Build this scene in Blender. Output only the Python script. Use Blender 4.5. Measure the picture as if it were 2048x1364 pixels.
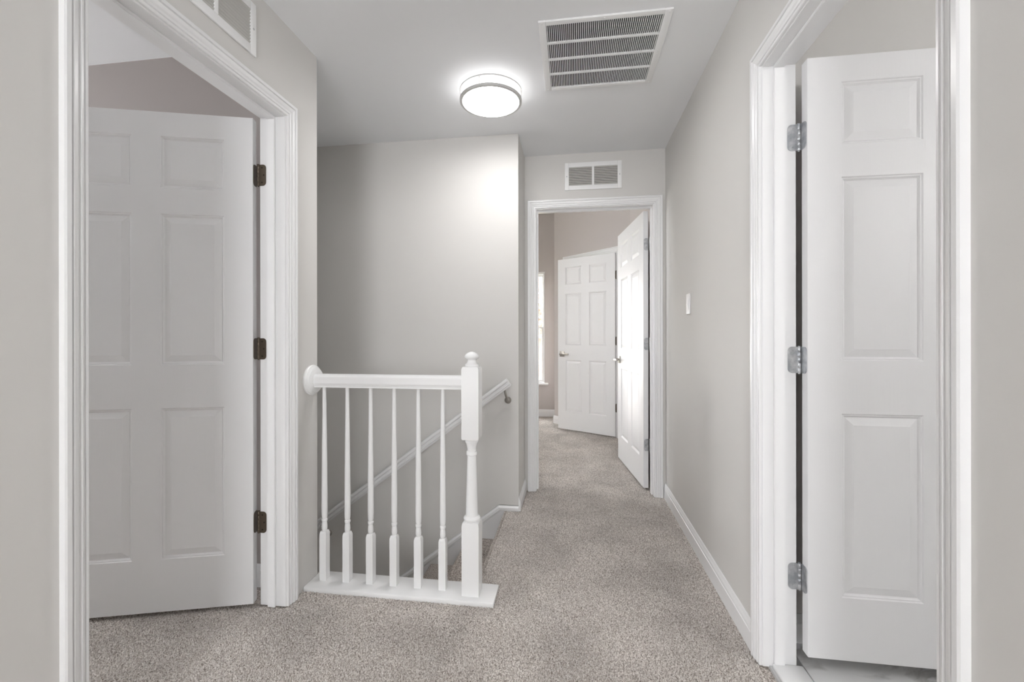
import bpy, bmesh, math, random
from math import pi, sin, cos, radians
from mathutils import Vector, Matrix
import numpy as np

random.seed(4)
SC = bpy.context.scene
COL = SC.collection
for o in list(bpy.data.objects):
    bpy.data.objects.remove(o)

# ------------------------------------------------------------------ camera
F_PX, YAW, Y0_PX, CAM_H = 865.25, 0.14, 670.6, 1.1346
cam = bpy.data.cameras.new('camera')
cam_o = bpy.data.objects.new('camera', cam)
COL.objects.link(cam_o)
cam.sensor_width = 36.0
cam.lens = F_PX * 36.0 / 2048.0
cam.shift_y = (Y0_PX - 682.0) / 2048.0
cam.shift_x = 1.0 / 2048.0
cam.clip_start = 0.02
cam_o.matrix_world = (Matrix.Translation((0, 0, CAM_H)) @ Matrix.Rotation(YAW, 4, 'Z')
                      @ Matrix.Rotation(pi / 2, 4, 'X') @ Matrix.Rotation(-0.0014, 4, 'Z'))
SC.camera = cam_o

# ------------------------------------------------------------------ sky, sun, exposure
SKY = 13.0
SUN = 0.9
LAMP = 19.5
BATH_FILL = 40.0
EXPOSURE = 0.90
world = bpy.data.worlds.new('sky')
SC.world = world
world.use_nodes = True
bg = world.node_tree.nodes['Background']
bg.inputs[0].default_value = (0.975, 0.985, 1.0, 1)
bg.inputs[1].default_value = SKY
sun_d = bpy.data.lights.new('sun', 'SUN')
sun_d.energy = SUN
sun_d.angle = radians(5.0)
sun_d.color = (1.0, 0.97, 0.92)
sun_o = bpy.data.objects.new('sun', sun_d)
COL.objects.link(sun_o)
sun_o.location = (-6, 8, 6)
sun_dir = Vector((1.0, -0.12, -0.306)).normalized()
sun_o.rotation_euler = sun_dir.to_track_quat('-Z', 'Y').to_euler()
SC.view_settings.view_transform = 'Standard'
SC.view_settings.look = 'None'
SC.view_settings.gamma = 1.0
SC.view_settings.use_curve_mapping = False
SC.view_settings.exposure = EXPOSURE
SC.cycles.max_bounces = 6
SC.cycles.diffuse_bounces = 5
SC.cycles.glossy_bounces = 3
SC.cycles.sample_clamp_indirect = 6.0


def portal(center, direction, sx, sz):
    d = bpy.data.lights.new('window_portal', 'AREA')
    d.shape = 'RECTANGLE'
    d.size, d.size_y = sx, sz
    d.cycles.is_portal = True
    o = bpy.data.objects.new('window_portal', d)
    COL.objects.link(o)
    o.location = center
    o.rotation_euler = Vector(direction).to_track_quat('-Z', 'Z').to_euler()
    return o


# ------------------------------------------------------------------ measured place (metres; Y runs down the hall)
XR, XL, YE, XC, YS, YC = 0.644, -1.189, 3.1454, -0.346, 2.779, 1.887
WT = 0.115
WTR = 0.106
CE = 2.44
BED_X0, BED_X1, BED_Y1, BED_CE = -2.2, 0.614, 6.05, 3.15
LR_X0 = -4.3
BACK_Y = -2.6
BATH_Y, BATH_X1, BATH_Y0 = 1.72, 2.6, -0.7
NOSE_X, RUN, RISE = -0.442, 0.25, 0.19

# ------------------------------------------------------------------ materials
def lin(r, g, b):
    f = lambda c: (c / 255 / 12.92) if c / 255 <= 0.04045 else ((c / 255 + 0.055) / 1.055) ** 2.4
    return (f(r), f(g), f(b), 1)


def new_mat(name, color, rough=0.5, metal=0.0, spec=0.5):
    m = bpy.data.materials.new(name)
    m.use_nodes = True
    b = m.node_tree.nodes['Principled BSDF']
    b.inputs['Base Color'].default_value = color
    b.inputs['Roughness'].default_value = rough
    b.inputs['Metallic'].default_value = metal
    b.inputs['Specular IOR Level'].default_value = spec
    return m


def N(m, t, **kw):
    n = m.node_tree.nodes.new(t)
    for k, v in kw.items():
        if k in n.inputs.keys():
            n.inputs[k].default_value = v
        else:
            setattr(n, k, v)
    return n


def L(m, a, b):
    m.node_tree.links.new(a, b)


def bump_noise(m, scale, dist, strength=0.3, stretch=(1, 1, 1), detail=3.0):
    b = m.node_tree.nodes['Principled BSDF']
    tc = N(m, 'ShaderNodeTexCoord')
    mp = N(m, 'ShaderNodeMapping')
    mp.inputs['Scale'].default_value = stretch
    L(m, tc.outputs['Object'], mp.inputs['Vector'])
    nz = N(m, 'ShaderNodeTexNoise', Scale=scale, Detail=detail, Roughness=0.6)
    L(m, mp.outputs[0], nz.inputs['Vector'])
    bp = N(m, 'ShaderNodeBump', Strength=strength, Distance=dist)
    L(m, nz.outputs[0], bp.inputs['Height'])
    L(m, bp.outputs[0], b.inputs['Normal'])
    return nz


def mottled(m, nz_scale, c1, c2, stretch=(1, 1, 1)):
    b = m.node_tree.nodes['Principled BSDF']
    tc = N(m, 'ShaderNodeTexCoord')
    mp = N(m, 'ShaderNodeMapping')
    mp.inputs['Scale'].default_value = stretch
    L(m, tc.outputs['Object'], mp.inputs['Vector'])
    nz = N(m, 'ShaderNodeTexNoise', Scale=nz_scale, Detail=4.0, Roughness=0.55)
    L(m, mp.outputs[0], nz.inputs['Vector'])
    cr = N(m, 'ShaderNodeValToRGB')
    cr.color_ramp.elements[0].position = 0.35
    cr.color_ramp.elements[0].color = c1
    cr.color_ramp.elements[1].position = 0.7
    cr.color_ramp.elements[1].color = c2
    L(m, nz.outputs[0], cr.inputs[0])
    L(m, cr.outputs[0], b.inputs['Base Color'])


M = {}
M['wall'] = new_mat('greige wall paint', (0.60, 0.585, 0.553, 1), 0.62, spec=0.3)
mottled(M['wall'], 1.3, (0.668, 0.654, 0.634, 1), (0.684, 0.670, 0.650, 1))
bump_noise(M['wall'], 260, 0.0006, 0.12)
M['wall_bed'] = new_mat('rose greige bedroom paint', (0.54, 0.50, 0.485, 1), 0.62, spec=0.3)
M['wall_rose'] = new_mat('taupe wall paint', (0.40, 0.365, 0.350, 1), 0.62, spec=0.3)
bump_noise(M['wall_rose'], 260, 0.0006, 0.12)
M['ceiling'] = new_mat('flat ceiling paint', (0.87, 0.88, 0.895, 1), 0.8, spec=0.2)
bump_noise(M['ceiling'], 180, 0.0008, 0.12)
M['trim'] = new_mat('semi-gloss white trim paint', (0.84, 0.84, 0.845, 1), 0.28, spec=0.5)
M['door'] = new_mat('white door paint', (0.80, 0.80, 0.808, 1), 0.42, spec=0.45)
bump_noise(M['door'], 9, 0.0011, 0.16, (22, 22, 1.0), 5)
M['rail'] = new_mat('white gloss railing paint', (0.82, 0.82, 0.82, 1), 0.25, spec=0.5)
M['nickel'] = new_mat('brushed nickel', lin(172, 168, 162), 0.35, 0.85)
M['steel'] = new_mat('zinc steel hinge', lin(172, 176, 184), 0.34, 0.75)
mottled(M['steel'], 40, lin(168, 171, 176), lin(215, 216, 217))
M['bronze'] = new_mat('antique bronze hinge', lin(100, 90, 79), 0.4, 0.7)
M['screw'] = new_mat('dark screw head', lin(70, 64, 58), 0.4, 1.0)
M['satin'] = new_mat('satin nickel ring', lin(205, 204, 203), 0.4, 0.35)
M['dark'] = new_mat('black duct shade', (0.02, 0.02, 0.02, 1), 0.9)  # near-black colour stands for the shade inside the ducts
M['duct'] = new_mat('dusty sheet metal duct', (0.30, 0.29, 0.27, 1), 0.7)
M['vent'] = new_mat('white enamel grille', (0.88, 0.88, 0.88, 1), 0.4)
M['ventslat'] = new_mat('shaded enamel slat', (0.52, 0.51, 0.485, 1), 0.5)  # enamel darkened: shade on the down-facing slats put into the colour
M['plastic'] = new_mat('white plastic', (0.86, 0.86, 0.86, 1), 0.3)
M['vinyl'] = new_mat('white vinyl sash', (0.80, 0.80, 0.80, 1), 0.4)

# lamp diffuser
m = bpy.data.materials.new('lit acrylic drum')
m.use_nodes = True
b = m.node_tree.nodes['Principled BSDF']
b.inputs['Base Color'].default_value = (0.9, 0.9, 0.9, 1)
b.inputs['Emission Color'].default_value = (1.0, 0.99, 0.985, 1)
b.inputs['Emission Strength'].default_value = LAMP
M['drum'] = m
m = m.copy()
m.name = 'lit acrylic drum side'
m.node_tree.nodes['Principled BSDF'].inputs['Emission Strength'].default_value = LAMP * 0.13
M['drum_side'] = m
m = bpy.data.materials.new('lit frosted globe')
m.use_nodes = True
b = m.node_tree.nodes['Principled BSDF']
b.inputs['Base Color'].default_value = (0.9, 0.9, 0.9, 1)
b.inputs['Emission Color'].default_value = (1.0, 0.992, 0.99, 1)
b.inputs['Emission Strength'].default_value = BATH_FILL
M['globe'] = m

# carpet
def carpet_mat():
    m = new_mat('beige frieze carpet', (0.40, 0.36, 0.33, 1), 0.95, spec=0.1)
    b = m.node_tree.nodes['Principled BSDF']
    tc = N(m, 'ShaderNodeTexCoord')
    n1 = N(m, 'ShaderNodeTexNoise', Scale=150.0, Detail=2.0, Roughness=0.6)
    n2 = N(m, 'ShaderNodeTexVoronoi', Scale=190.0, Randomness=1.0)
    n3 = N(m, 'ShaderNodeTexNoise', Scale=5.0, Detail=3.0)
    for n in (n1, n2, n3):
        L(m, tc.outputs['Object'], n.inputs['Vector'])
    cr = N(m, 'ShaderNodeValToRGB')
    e = cr.color_ramp.elements
    e[0].position, e[0].color = 0.30, (0.20, 0.17, 0.145, 1)
    e[1].position, e[1].color = 0.68, (0.78, 0.725, 0.675, 1)
    k = e.new(0.44); k.color = (0.40, 0.355, 0.32, 1)
    k = e.new(0.55); k.color = (0.545, 0.495, 0.455, 1)
    L(m, n1.outputs[0], cr.inputs[0])
    mr = N(m, 'ShaderNodeMapRange')
    mr.inputs[1].default_value, mr.inputs[2].default_value = 0.3, 0.7
    mr.inputs[3].default_value, mr.inputs[4].default_value = 0.84, 1.12
    L(m, n3.outputs[0], mr.inputs[0])
    mx = N(m, 'ShaderNodeMix', data_type='RGBA', blend_type='MULTIPLY')
    mx.inputs[0].default_value = 1.0
    L(m, cr.outputs[0], mx.inputs[6])
    L(m, mr.outputs[0], mx.inputs[7])
    L(m, mx.outputs[2], b.inputs['Base Color'])
    ad = N(m, 'ShaderNodeMath', operation='SUBTRACT')
    L(m, n1.outputs[0], ad.inputs[0])
    ml = N(m, 'ShaderNodeMath', operation='MULTIPLY')
    ml.inputs[1].default_value = 0.35
    L(m, n2.outputs[0], ml.inputs[0])
    L(m, ml.outputs[0], ad.inputs[1])
    bp = N(m, 'ShaderNodeBump', Strength=0.9, Distance=0.006)
    L(m, ad.outputs[0], bp.inputs['Height'])
    L(m, bp.outputs[0], b.inputs['Normal'])
    return m



def pile_mat():
    m = new_mat('beige frieze carpet pile', (0.5, 0.46, 0.43, 1), 0.95, spec=0.05)
    b = m.node_tree.nodes['Principled BSDF']
    tc = N(m, 'ShaderNodeTexCoord')
    n1 = N(m, 'ShaderNodeTexNoise', Scale=190.0, Detail=2.0)
    n3 = N(m, 'ShaderNodeTexNoise', Scale=3.6, Detail=4.0, Distortion=0.6)  # light and dark of leaning pile put into broad colour patches
    for n in (n1, n3):
        L(m, tc.outputs['Object'], n.inputs['Vector'])
    cr = N(m, 'ShaderNodeValToRGB')
    e = cr.color_ramp.elements
    e[0].position, e[0].color = 0.30, (0.25, 0.213, 0.182, 1)
    e[1].position, e[1].color = 0.66, (0.92, 0.875, 0.835, 1)
    k = e.new(0.46); k.color = (0.62, 0.568, 0.525, 1)
    L(m, n1.outputs[0], cr.inputs[0])
    mr = N(m, 'ShaderNodeMapRange')
    mr.inputs[1].default_value, mr.inputs[2].default_value = 0.3, 0.7
    mr.inputs[3].default_value, mr.inputs[4].default_value = 0.84, 1.12
    L(m, n3.outputs[0], mr.inputs[0])
    mx = N(m, 'ShaderNodeMix', data_type='RGBA', blend_type='MULTIPLY')
    mx.inputs[0].default_value = 1.0
    L(m, cr.outputs[0], mx.inputs[6])
    L(m, mr.outputs[0], mx.inputs[7])
    L(m, mx.outputs[2], b.inputs['Base Color'])
    return m


M['carpet'] = carpet_mat()
M['pile'] = pile_mat()


def marble_mat():
    m = new_mat('white marble tile', (0.8, 0.8, 0.8, 1), 0.22)
    b = m.node_tree.nodes['Principled BSDF']
    tc = N(m, 'ShaderNodeTexCoord')
    n1 = N(m, 'ShaderNodeTexNoise', Scale=2.7, Detail=5.0, Roughness=0.55, Distortion=1.4)
    L(m, tc.outputs['Object'], n1.inputs['Vector'])
    cr = N(m, 'ShaderNodeValToRGB')
    e = cr.color_ramp.elements
    e[0].position, e[0].color = 0.44, (0.76, 0.76, 0.76, 1)
    e[1].position, e[1].color = 0.56, (0.78, 0.78, 0.78, 1)
    k = e.new(0.495); k.color = (0.46, 0.455, 0.45, 1)
    k = e.new(0.515); k.color = (0.70, 0.70, 0.71, 1)
    L(m, n1.outputs[0], cr.inputs[0])
    L(m, cr.outputs[0], b.inputs['Base Color'])
    return m


M['marble'] = marble_mat()
M['sillstone'] = new_mat('plain white marble sill', (0.76, 0.76, 0.76, 1), 0.25)
M['grout'] = new_mat('light grey grout', (0.5, 0.5, 0.5, 1), 0.9)
gm = bpy.data.materials.new('window glass')
gm.use_nodes = True
nt = gm.node_tree
for n in list(nt.nodes):
    nt.nodes.remove(n)
out = nt.nodes.new('ShaderNodeOutputMaterial')
mixs = nt.nodes.new('ShaderNodeMixShader')
tr = nt.nodes.new('ShaderNodeBsdfTransparent')
gl = nt.nodes.new('ShaderNodeBsdfGlossy')
gl.inputs['Roughness'].default_value = 0.02
mixs.inputs[0].default_value = 0.06
nt.links.new(tr.outputs[0], mixs.inputs[1])
nt.links.new(gl.outputs[0], mixs.inputs[2])
nt.links.new(mixs.outputs[0], out.inputs[0])
M['glass'] = gm
M['bark'] = new_mat('grey brown bark', (0.12, 0.09, 0.075, 1), 0.9)
M['leaf'] = new_mat('russet autumn leaves', (0.36, 0.22, 0.14, 1), 0.8)
M['grass'] = new_mat('dry lawn', (0.28, 0.27, 0.17, 1), 0.95)

# ------------------------------------------------------------------ mesh helpers
def mesh_obj(name, bm, mat, parent=None, smooth=False, recalc=True):
    if recalc:
        bmesh.ops.recalc_face_normals(bm, faces=bm.faces[:])
    me = bpy.data.meshes.new(name)
    bm.to_mesh(me)
    bm.free()
    me.materials.append(M[mat] if isinstance(mat, str) else mat)
    if smooth:
        for p in me.polygons:
            p.use_smooth = True
    o = bpy.data.objects.new(name, me)
    COL.objects.link(o)
    if parent is not None:
        o.parent = parent
    return o


def auto_smooth(o, angle=35):
    me = o.data
    for p in me.polygons:
        p.use_smooth = True
    me.set_sharp_from_angle(angle=radians(angle))


def empty(name, loc=(0, 0, 0), rz=0.0, parent=None):
    o = bpy.data.objects.new(name, None)
    o.empty_display_size = 0.1
    COL.objects.link(o)
    o.location = loc
    o.rotation_euler = (0, 0, rz)
    if parent is not None:
        o.parent = parent
    return o


def tag(o, label, cat=None, group=None, kind=None):
    if label:
        o['label'] = label
    if cat:
        o['category'] = cat
    if group:
        o['group'] = group
    if kind:
        o['kind'] = kind
    return o


def box(bm, x0, x1, y0, y1, z0, z1, bevel=0.0, seg=2):
    vs = [bm.verts.new((x, y, z)) for x in (x0, x1) for y in (y0, y1) for z in (z0, z1)]
    fs = []
    for idx in ((0, 1, 3, 2), (4, 6, 7, 5), (0, 4, 5, 1), (2, 3, 7, 6), (0, 2, 6, 4), (1, 5, 7, 3)):
        fs.append(bm.faces.new([vs[i] for i in idx]))
    if bevel > 0:
        es = list({e for f in fs for e in f.edges})
        bmesh.ops.bevel(bm, geom=es, offset=bevel, segments=seg, affect='EDGES', profile=0.5)
    return vs


def box_obj(name, b, mat, parent=None, bevel=0.0, seg=2):
    bm = bmesh.new()
    box(bm, *b, bevel=bevel, seg=seg)
    o = mesh_obj(name, bm, mat, parent)
    if bevel > 0:
        auto_smooth(o, 40)
    return o


def boxes_obj(name, bs, mat, parent=None):
    bm = bmesh.new()
    for b in bs:
        box(bm, *b)
    return mesh_obj(name, bm, mat, parent)


def lathe(bm, prof, seg=24, axis='Z', origin=(0, 0, 0), caps=True):
    """prof: list of (h, r) along the axis."""
    rings = []
    for h, r in prof:
        ring = []
        for i in range(seg):
            a = 2 * pi * i / seg
            c, s = r * cos(a), r * sin(a)
            p = {'Z': (c, s, h), 'X': (h, c, s), 'Y': (c, h, s)}[axis]
            ring.append(bm.verts.new((p[0] + origin[0], p[1] + origin[1], p[2] + origin[2])))
        rings.append(ring)
    for a, b in zip(rings, rings[1:]):
        for i in range(seg):
            j = (i + 1) % seg
            bm.faces.new((a[i], a[j], b[j], b[i]))
    if caps:
        bm.faces.new(rings[0])
        bm.faces.new(rings[-1])
    return rings


def sq_pt(a, half, r):
    """point on a square of half width `half` (slightly eased corners) at angle a."""
    c, s = cos(a), sin(a)
    k = half / max(abs(c), abs(s))
    return c * k, s * k


def loft(bm, secs, seg=24):
    """secs: list of (z, size, 'c'|'s') -> mixed turned and square post."""
    rings = []
    for z, r, k in secs:
        ring = []
        for i in range(seg):
            a = 2 * pi * (i + 0.0) / seg + (pi / 4 if True else 0)
            if k == 'c':
                x, y = r * cos(a), r * sin(a)
            else:
                x, y = sq_pt(a, r, 0)
            ring.append(bm.verts.new((x, y, z)))
        rings.append(ring)
    for a, b in zip(rings, rings[1:]):
        for i in range(seg):
            j = (i + 1) % seg
            bm.faces.new((a[i], a[j], b[j], b[i]))
    bm.faces.new(rings[0])
    bm.faces.new(rings[-1])


def extrude_profile(bm, prof, a, b, ua, ub, n):
    """prof (u,v): points are base + u*U + v*n ; ring at a using ua, at b using ub."""
    ra = [bm.verts.new(Vector(a) + Vector(ua) * u + Vector(n) * v) for u, v in prof]
    rb = [bm.verts.new(Vector(b) + Vector(ub) * u + Vector(n) * v) for u, v in prof]
    k = len(prof)
    for i in range(k):
        j = (i + 1) % k
        bm.faces.new((ra[i], ra[j], rb[j], rb[i]))
    bm.faces.new(ra)
    bm.faces.new(rb)


def struct(o, label, cat):
    return tag(o, label, cat, kind='structure')


# ------------------------------------------------------------------ room shell
floor = struct(boxes_obj('floor', [
    (LR_X0, XR + 0.02, BACK_Y, YC + 0.01, -0.22, -0.006),
    (NOSE_X + 0.012, XR + 0.02, YC + 0.01, YS, -0.22, -0.006),
    (XC, XR + 0.02, YS, YE + WT, -0.22, -0.006),
    (BED_X0, 1.0, YE + WT, BED_Y1 + 0.1, -0.22, -0.006),
], 'carpet'), 'beige frieze carpet covering the hallway and bedroom floor', 'carpet')



def pile(name, rects, density, hmin, hmax, rad, seed, parent):
    """short twisted tufts: three-sided leaning points, one mesh."""
    rg = np.random.default_rng(seed)
    pts = []
    for x0, x1, y0, y1 in rects:
        n = int((x1 - x0) * (y1 - y0) * density)
        # jittered rows keep the pile even
        pts.append(np.column_stack([rg.uniform(x0, x1, n), rg.uniform(y0, y1, n)]))
    p = np.concatenate(pts)
    n = len(p)
    ang = rg.uniform(0, 2 * pi, n)
    r = rad * rg.uniform(0.75, 1.3, n)
    h = rg.uniform(hmin, hmax, n)
    la = rg.uniform(0, 2 * pi, n)
    ln = rg.uniform(0.0, 1.0, n) * rad * 1.5
    V = np.zeros((n, 4, 3), np.float32)
    for k in range(3):
        V[:, k, 0] = p[:, 0] + r * np.cos(ang + 2 * pi * k / 3)
        V[:, k, 1] = p[:, 1] + r * np.sin(ang + 2 * pi * k / 3)
        V[:, k, 2] = -0.0078
    V[:, 3, 0] = p[:, 0] + ln * np.cos(la)
    V[:, 3, 1] = p[:, 1] + ln * np.sin(la)
    V[:, 3, 2] = -0.0095 + h
    base = (np.arange(n, dtype=np.int32) * 4)[:, None]
    Fc = np.concatenate([base + np.array([0, 1, 3]), base + np.array([1, 2, 3]), base + np.array([2, 0, 3])], 1).reshape(-1).astype(np.int32)
    me = bpy.data.meshes.new(name)
    nf = n * 3
    me.vertices.add(n * 4)
    me.vertices.foreach_set('co', V.reshape(-1))
    me.loops.add(nf * 3)
    me.loops.foreach_set('vertex_index', Fc)
    me.polygons.add(nf)
    me.polygons.foreach_set('loop_start', np.arange(0, nf * 3, 3, dtype=np.int32))
    me.update(calc_edges=True)
    me.materials.append(M['pile'])
    o = bpy.data.objects.new(name, me)
    COL.objects.link(o)
    o.parent = parent
    o['kind'] = 'stuff'
    return o


pile('carpet_pile', [(XL, XR - 0.012, 0.9, 1.778), (XL - 1.3, XL, 0.92, 1.655), (-0.325, XR - 0.012, 1.778, 2.1), (NOSE_X + 0.006, -0.325, 1.918, 2.1)],
     56000, 0.007, 0.0125, 0.0039, 1, floor)
pile('carpet_pile', [(NOSE_X + 0.006, XR - 0.012, 2.1, YS - 0.012), (XC + 0.012, XR - 0.012, YS - 0.012, YE), (-0.26, 0.56, YE, YE + WT)],
     52000, 0.007, 0.0125, 0.0040, 2, floor)
pile('carpet_pile', [(-1.0, 0.6, YE + WT, 4.75), (-1.0, 0.62, 4.75, BED_Y1 - 0.013)], 40000, 0.007, 0.0125, 0.0046, 3, floor)

# rounded carpet edge at the head of the stairs
bm = bmesh.new()
arc = [(NOSE_X + 0.02 - 0.02 * cos(t), -0.02 + 0.02 * sin(t)) for t in [pi / 2 * i / 6 for i in range(7)]]
prof = [(NOSE_X + 0.02, -0.2), (NOSE_X + 0.004, -0.2), (NOSE_X + 0.004, -0.045), (NOSE_X, -0.035)] + arc
ra = [bm.verts.new((x, 1.921, z)) for x, z in prof]
rb = [bm.verts.new((x, YS - 0.002, z)) for x, z in prof]
for i in range(len(prof)):
    j = (i + 1) % len(prof)
    bm.faces.new((ra[i], ra[j], rb[j], rb[i]))
bm.faces.new(ra)
bm.faces.new(rb)
o = mesh_obj('landing_nosing', bm, 'carpet')
auto_smooth(o, 50)
landing_nosing = o

struct(boxes_obj('ceiling', [(LR_X0 - 0.1, BATH_X1 + 0.1, BACK_Y - 0.1, YE, CE, CE + 0.12)], 'ceiling'),
       'smooth white hallway ceiling around the glowing round light', 'ceiling')
struct(boxes_obj('ceiling_bedroom', [(BED_X0 - 0.1, 1.1, YE, BED_Y1 + 0.1, BED_CE, BED_CE + 0.12)], 'ceiling'),
       'high white bedroom ceiling beyond the far doorway', 'ceiling')

# openings (casing inner edges); rough holes slightly larger
LO0, LO1 = 0.911, 1.664
RO0, RO1 = 0.861, 1.591
EO0, EO1 = -0.265, 0.567
HO = 2.056
g = 0.012

struct(boxes_obj('wall_left', [
    (XL - WT, XL, BACK_Y, LO0 - g, 0, CE),
    (XL - WT, XL, LO1 + g, YC, -0.2, CE),
    (XL - WT, XL, LO0 - g, LO1 + g, HO + g, CE),
], 'wall'), 'light greige wall around the left doorway', 'wall')
struct(boxes_obj('wall_right', [
    (XR, XR + WTR, BACK_Y, RO0 - g, 0, CE),
    (XR, XR + WTR, RO1 + g, YE, 0, CE),
    (XR, XR + WTR, RO0 - g, RO1 + g, HO + g, CE),
], 'wall'), 'light greige wall on the right with light switch and doorway', 'wall')
struct(boxes_obj('wall_end', [
    (BED_X0, EO0 - g, YE, YE + WT, 0, BED_CE),
    (EO1 + g, XR + WT + 0.3, YE, YE + WT, 0, BED_CE),
    (EO0 - g, EO1 + g, YE, YE + WT, HO + g, BED_CE),
], 'wall'), 'greige end wall with a vent above the far doorway', 'wall')
struct(boxes_obj('wall_stairwell', [
    (-4.2, XC, YS, YS + 0.12, -2.9, CE),
    (XC - 0.12, XC, YS + 0.12, YE, -0.2, CE),
], 'wall'), 'tall greige wall above the descending stairs', 'wall')
struct(boxes_obj('wall_stairwell_near', [(-4.2, XL - WT, YC - 0.1, YC, -2.9, CE), (XL - WT, -0.45, YC - 0.1, YC, -2.9, -0.22)], 'wall'),
       'greige wall between the stairs and the left bedroom', 'wall')
W_STAIR_FILL = (2.15, 2.5, -1.6, -0.9)  # unseen opening added to brighten the lower stairs
struct(boxes_obj('wall_stairwell_end', [(-4.3, -4.2, YC, YS, -2.9, W_STAIR_FILL[2]), (-4.3, -4.2, YC, YS, W_STAIR_FILL[3], CE),
                                        (-4.3, -4.2, YC, W_STAIR_FILL[0], W_STAIR_FILL[2], W_STAIR_FILL[3]),
                                        (-4.3, -4.2, W_STAIR_FILL[1], YS, W_STAIR_FILL[2], W_STAIR_FILL[3])], 'wall'),
       'greige wall at the foot of the stairs with an added fill window', 'wall')

# left bedroom
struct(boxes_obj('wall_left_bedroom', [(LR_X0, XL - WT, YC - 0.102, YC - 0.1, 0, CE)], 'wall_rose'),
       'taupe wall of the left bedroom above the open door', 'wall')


def wall_with_window(name, along, at, t, a0, a1, z1, w, mat, label):
    """wall box in x (along='X', at=y) or y (along='Y', at=x); w=(w0,w1,wz0,wz1)."""
    w0, w1, z0w, z1w = w
    segs = [(a0, w0, 0, z1), (w1, a1, 0, z1), (w0, w1, 0, z0w), (w0, w1, z1w, z1)]
    bs = []
    for s0, s1, q0, q1 in segs:
        bs.append((s0, s1, at, at + t, q0, q1) if along == 'X' else (at, at + t, s0, s1, q0, q1))
    return struct(boxes_obj(name, bs, mat), label, 'wall')


W_HALL_FILL = (-0.72, 0.32, 0.9, 2.05)  # unseen window added behind the camera as fill light
W_LEFT = (0.18, 1.15, 0.9, 2.0)
W_BEDB = (-1.0, -0.385, 0.47, 2.0)
W_BEDL = (3.62, 4.2, 1.2, 2.40)
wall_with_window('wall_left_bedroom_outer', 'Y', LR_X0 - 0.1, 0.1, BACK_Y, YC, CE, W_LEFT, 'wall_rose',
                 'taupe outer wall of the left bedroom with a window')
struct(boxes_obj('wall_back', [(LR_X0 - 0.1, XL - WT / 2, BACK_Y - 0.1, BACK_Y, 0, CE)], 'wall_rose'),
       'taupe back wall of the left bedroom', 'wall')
wall_with_window('wall_back_hall', 'X', BACK_Y - 0.1, 0.1, XL - WT / 2, BATH_X1, CE, W_HALL_FILL, 'wall',
                 'hall wall behind the camera with an added fill window')
wall_with_window('wall_bedroom_back', 'X', BED_Y1, 0.12, BED_X0 - 0.1, 0.0, BED_CE, W_BEDB, 'wall_bed',
                 'pinkish bedroom wall with a tall window seen through the far doorway')
wall_with_window('wall_bedroom_outer', 'Y', BED_X0 - 0.1, 0.1, YE, BED_Y1, BED_CE, W_BEDL, 'wall_bed',
                 'pinkish bedroom side wall with a sunny window')

# angled bedroom wall with closet door
A0 = Vector((0.48, 4.90, 0))
AD = Vector((-0.70711, 0.70711, 0))
AN = Vector((-0.70711, -0.70711, 0))   # towards camera


def angled_box(bm, t0, t1, d0, d1, z0, z1):
    vs = []
    for t in (t0, t1):
        for d in (d0, d1):
            for z in (z0, z1):
                p = A0 + AD * t + AN * d
                vs.append(bm.verts.new((p.x, p.y, z)))
    for idx in ((0, 1, 3, 2), (4, 6, 7, 5), (0, 4, 5, 1), (2, 3, 7, 6), (0, 2, 6, 4), (1, 5, 7, 3)):
        bm.faces.new([vs[i] for i in idx])


CO0, CO1 = 0.0, 0.775
bm = bmesh.new()
angled_box(bm, -0.19, CO0 - g, -0.1, 0, 0, BED_CE)
angled_box(bm, CO1 + g, 1.004, -0.1, 0, 0, BED_CE)
angled_box(bm, CO0 - g, CO1 + g, -0.1, 0, HO + g, BED_CE)
angled_box(bm, -0.19, 1.004, -0.72, -0.70, 0, BED_CE)
struct(mesh_obj('wall_angled', bm, 'wall_bed'), 'pinkish angled bedroom wall holding the closet door', 'wall')
pc = A0 + AD * 1.004
struct(boxes_obj('wall_bedroom_return', [(pc.x, pc.x + 0.1, pc.y, BED_Y1 + 0.12, 0, BED_CE)], 'wall_bed'),
       'short bedroom wall beside the angled closet wall', 'wall')
pr = A0 + AD * -0.19
struct(boxes_obj('wall_bedroom_right', [(pr.x, pr.x + 0.1, YE + WT, pr.y, 0, BED_CE)], 'wall_bed'),
       'bedroom wall behind the sunlit open door', 'wall')

struct(boxes_obj('wall_closet_seal', [(1.0, 1.1, YE + WT, BED_Y1 + 0.22, 0, BED_CE), (pc.x + 0.1, 1.0, BED_Y1 + 0.12, BED_Y1 + 0.22, 0, BED_CE)], 'wall_bed'),  # added to block sky light leaking under the closet door
       'unseen closet wall added to keep sky light out behind the angled door', 'wall')

# bathroom shell
struct(boxes_obj('wall_bathroom', [(XR + WTR, BATH_X1, BATH_Y, BATH_Y + 0.1, 0, CE)], 'wall'),
       'greige bathroom wall behind the right open door', 'wall')
struct(boxes_obj('wall_bathroom_side', [(BATH_X1, BATH_X1 + 0.1, BATH_Y0, BATH_Y + 0.1, 0, CE)], 'wall'),
       'greige bathroom side wall', 'wall')
struct(boxes_obj('wall_bathroom_near', [(XR + WTR, BATH_X1, BATH_Y0 - 0.1, BATH_Y0, 0, CE)], 'wall'),
       'greige bathroom wall nearest the camera', 'wall')

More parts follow.
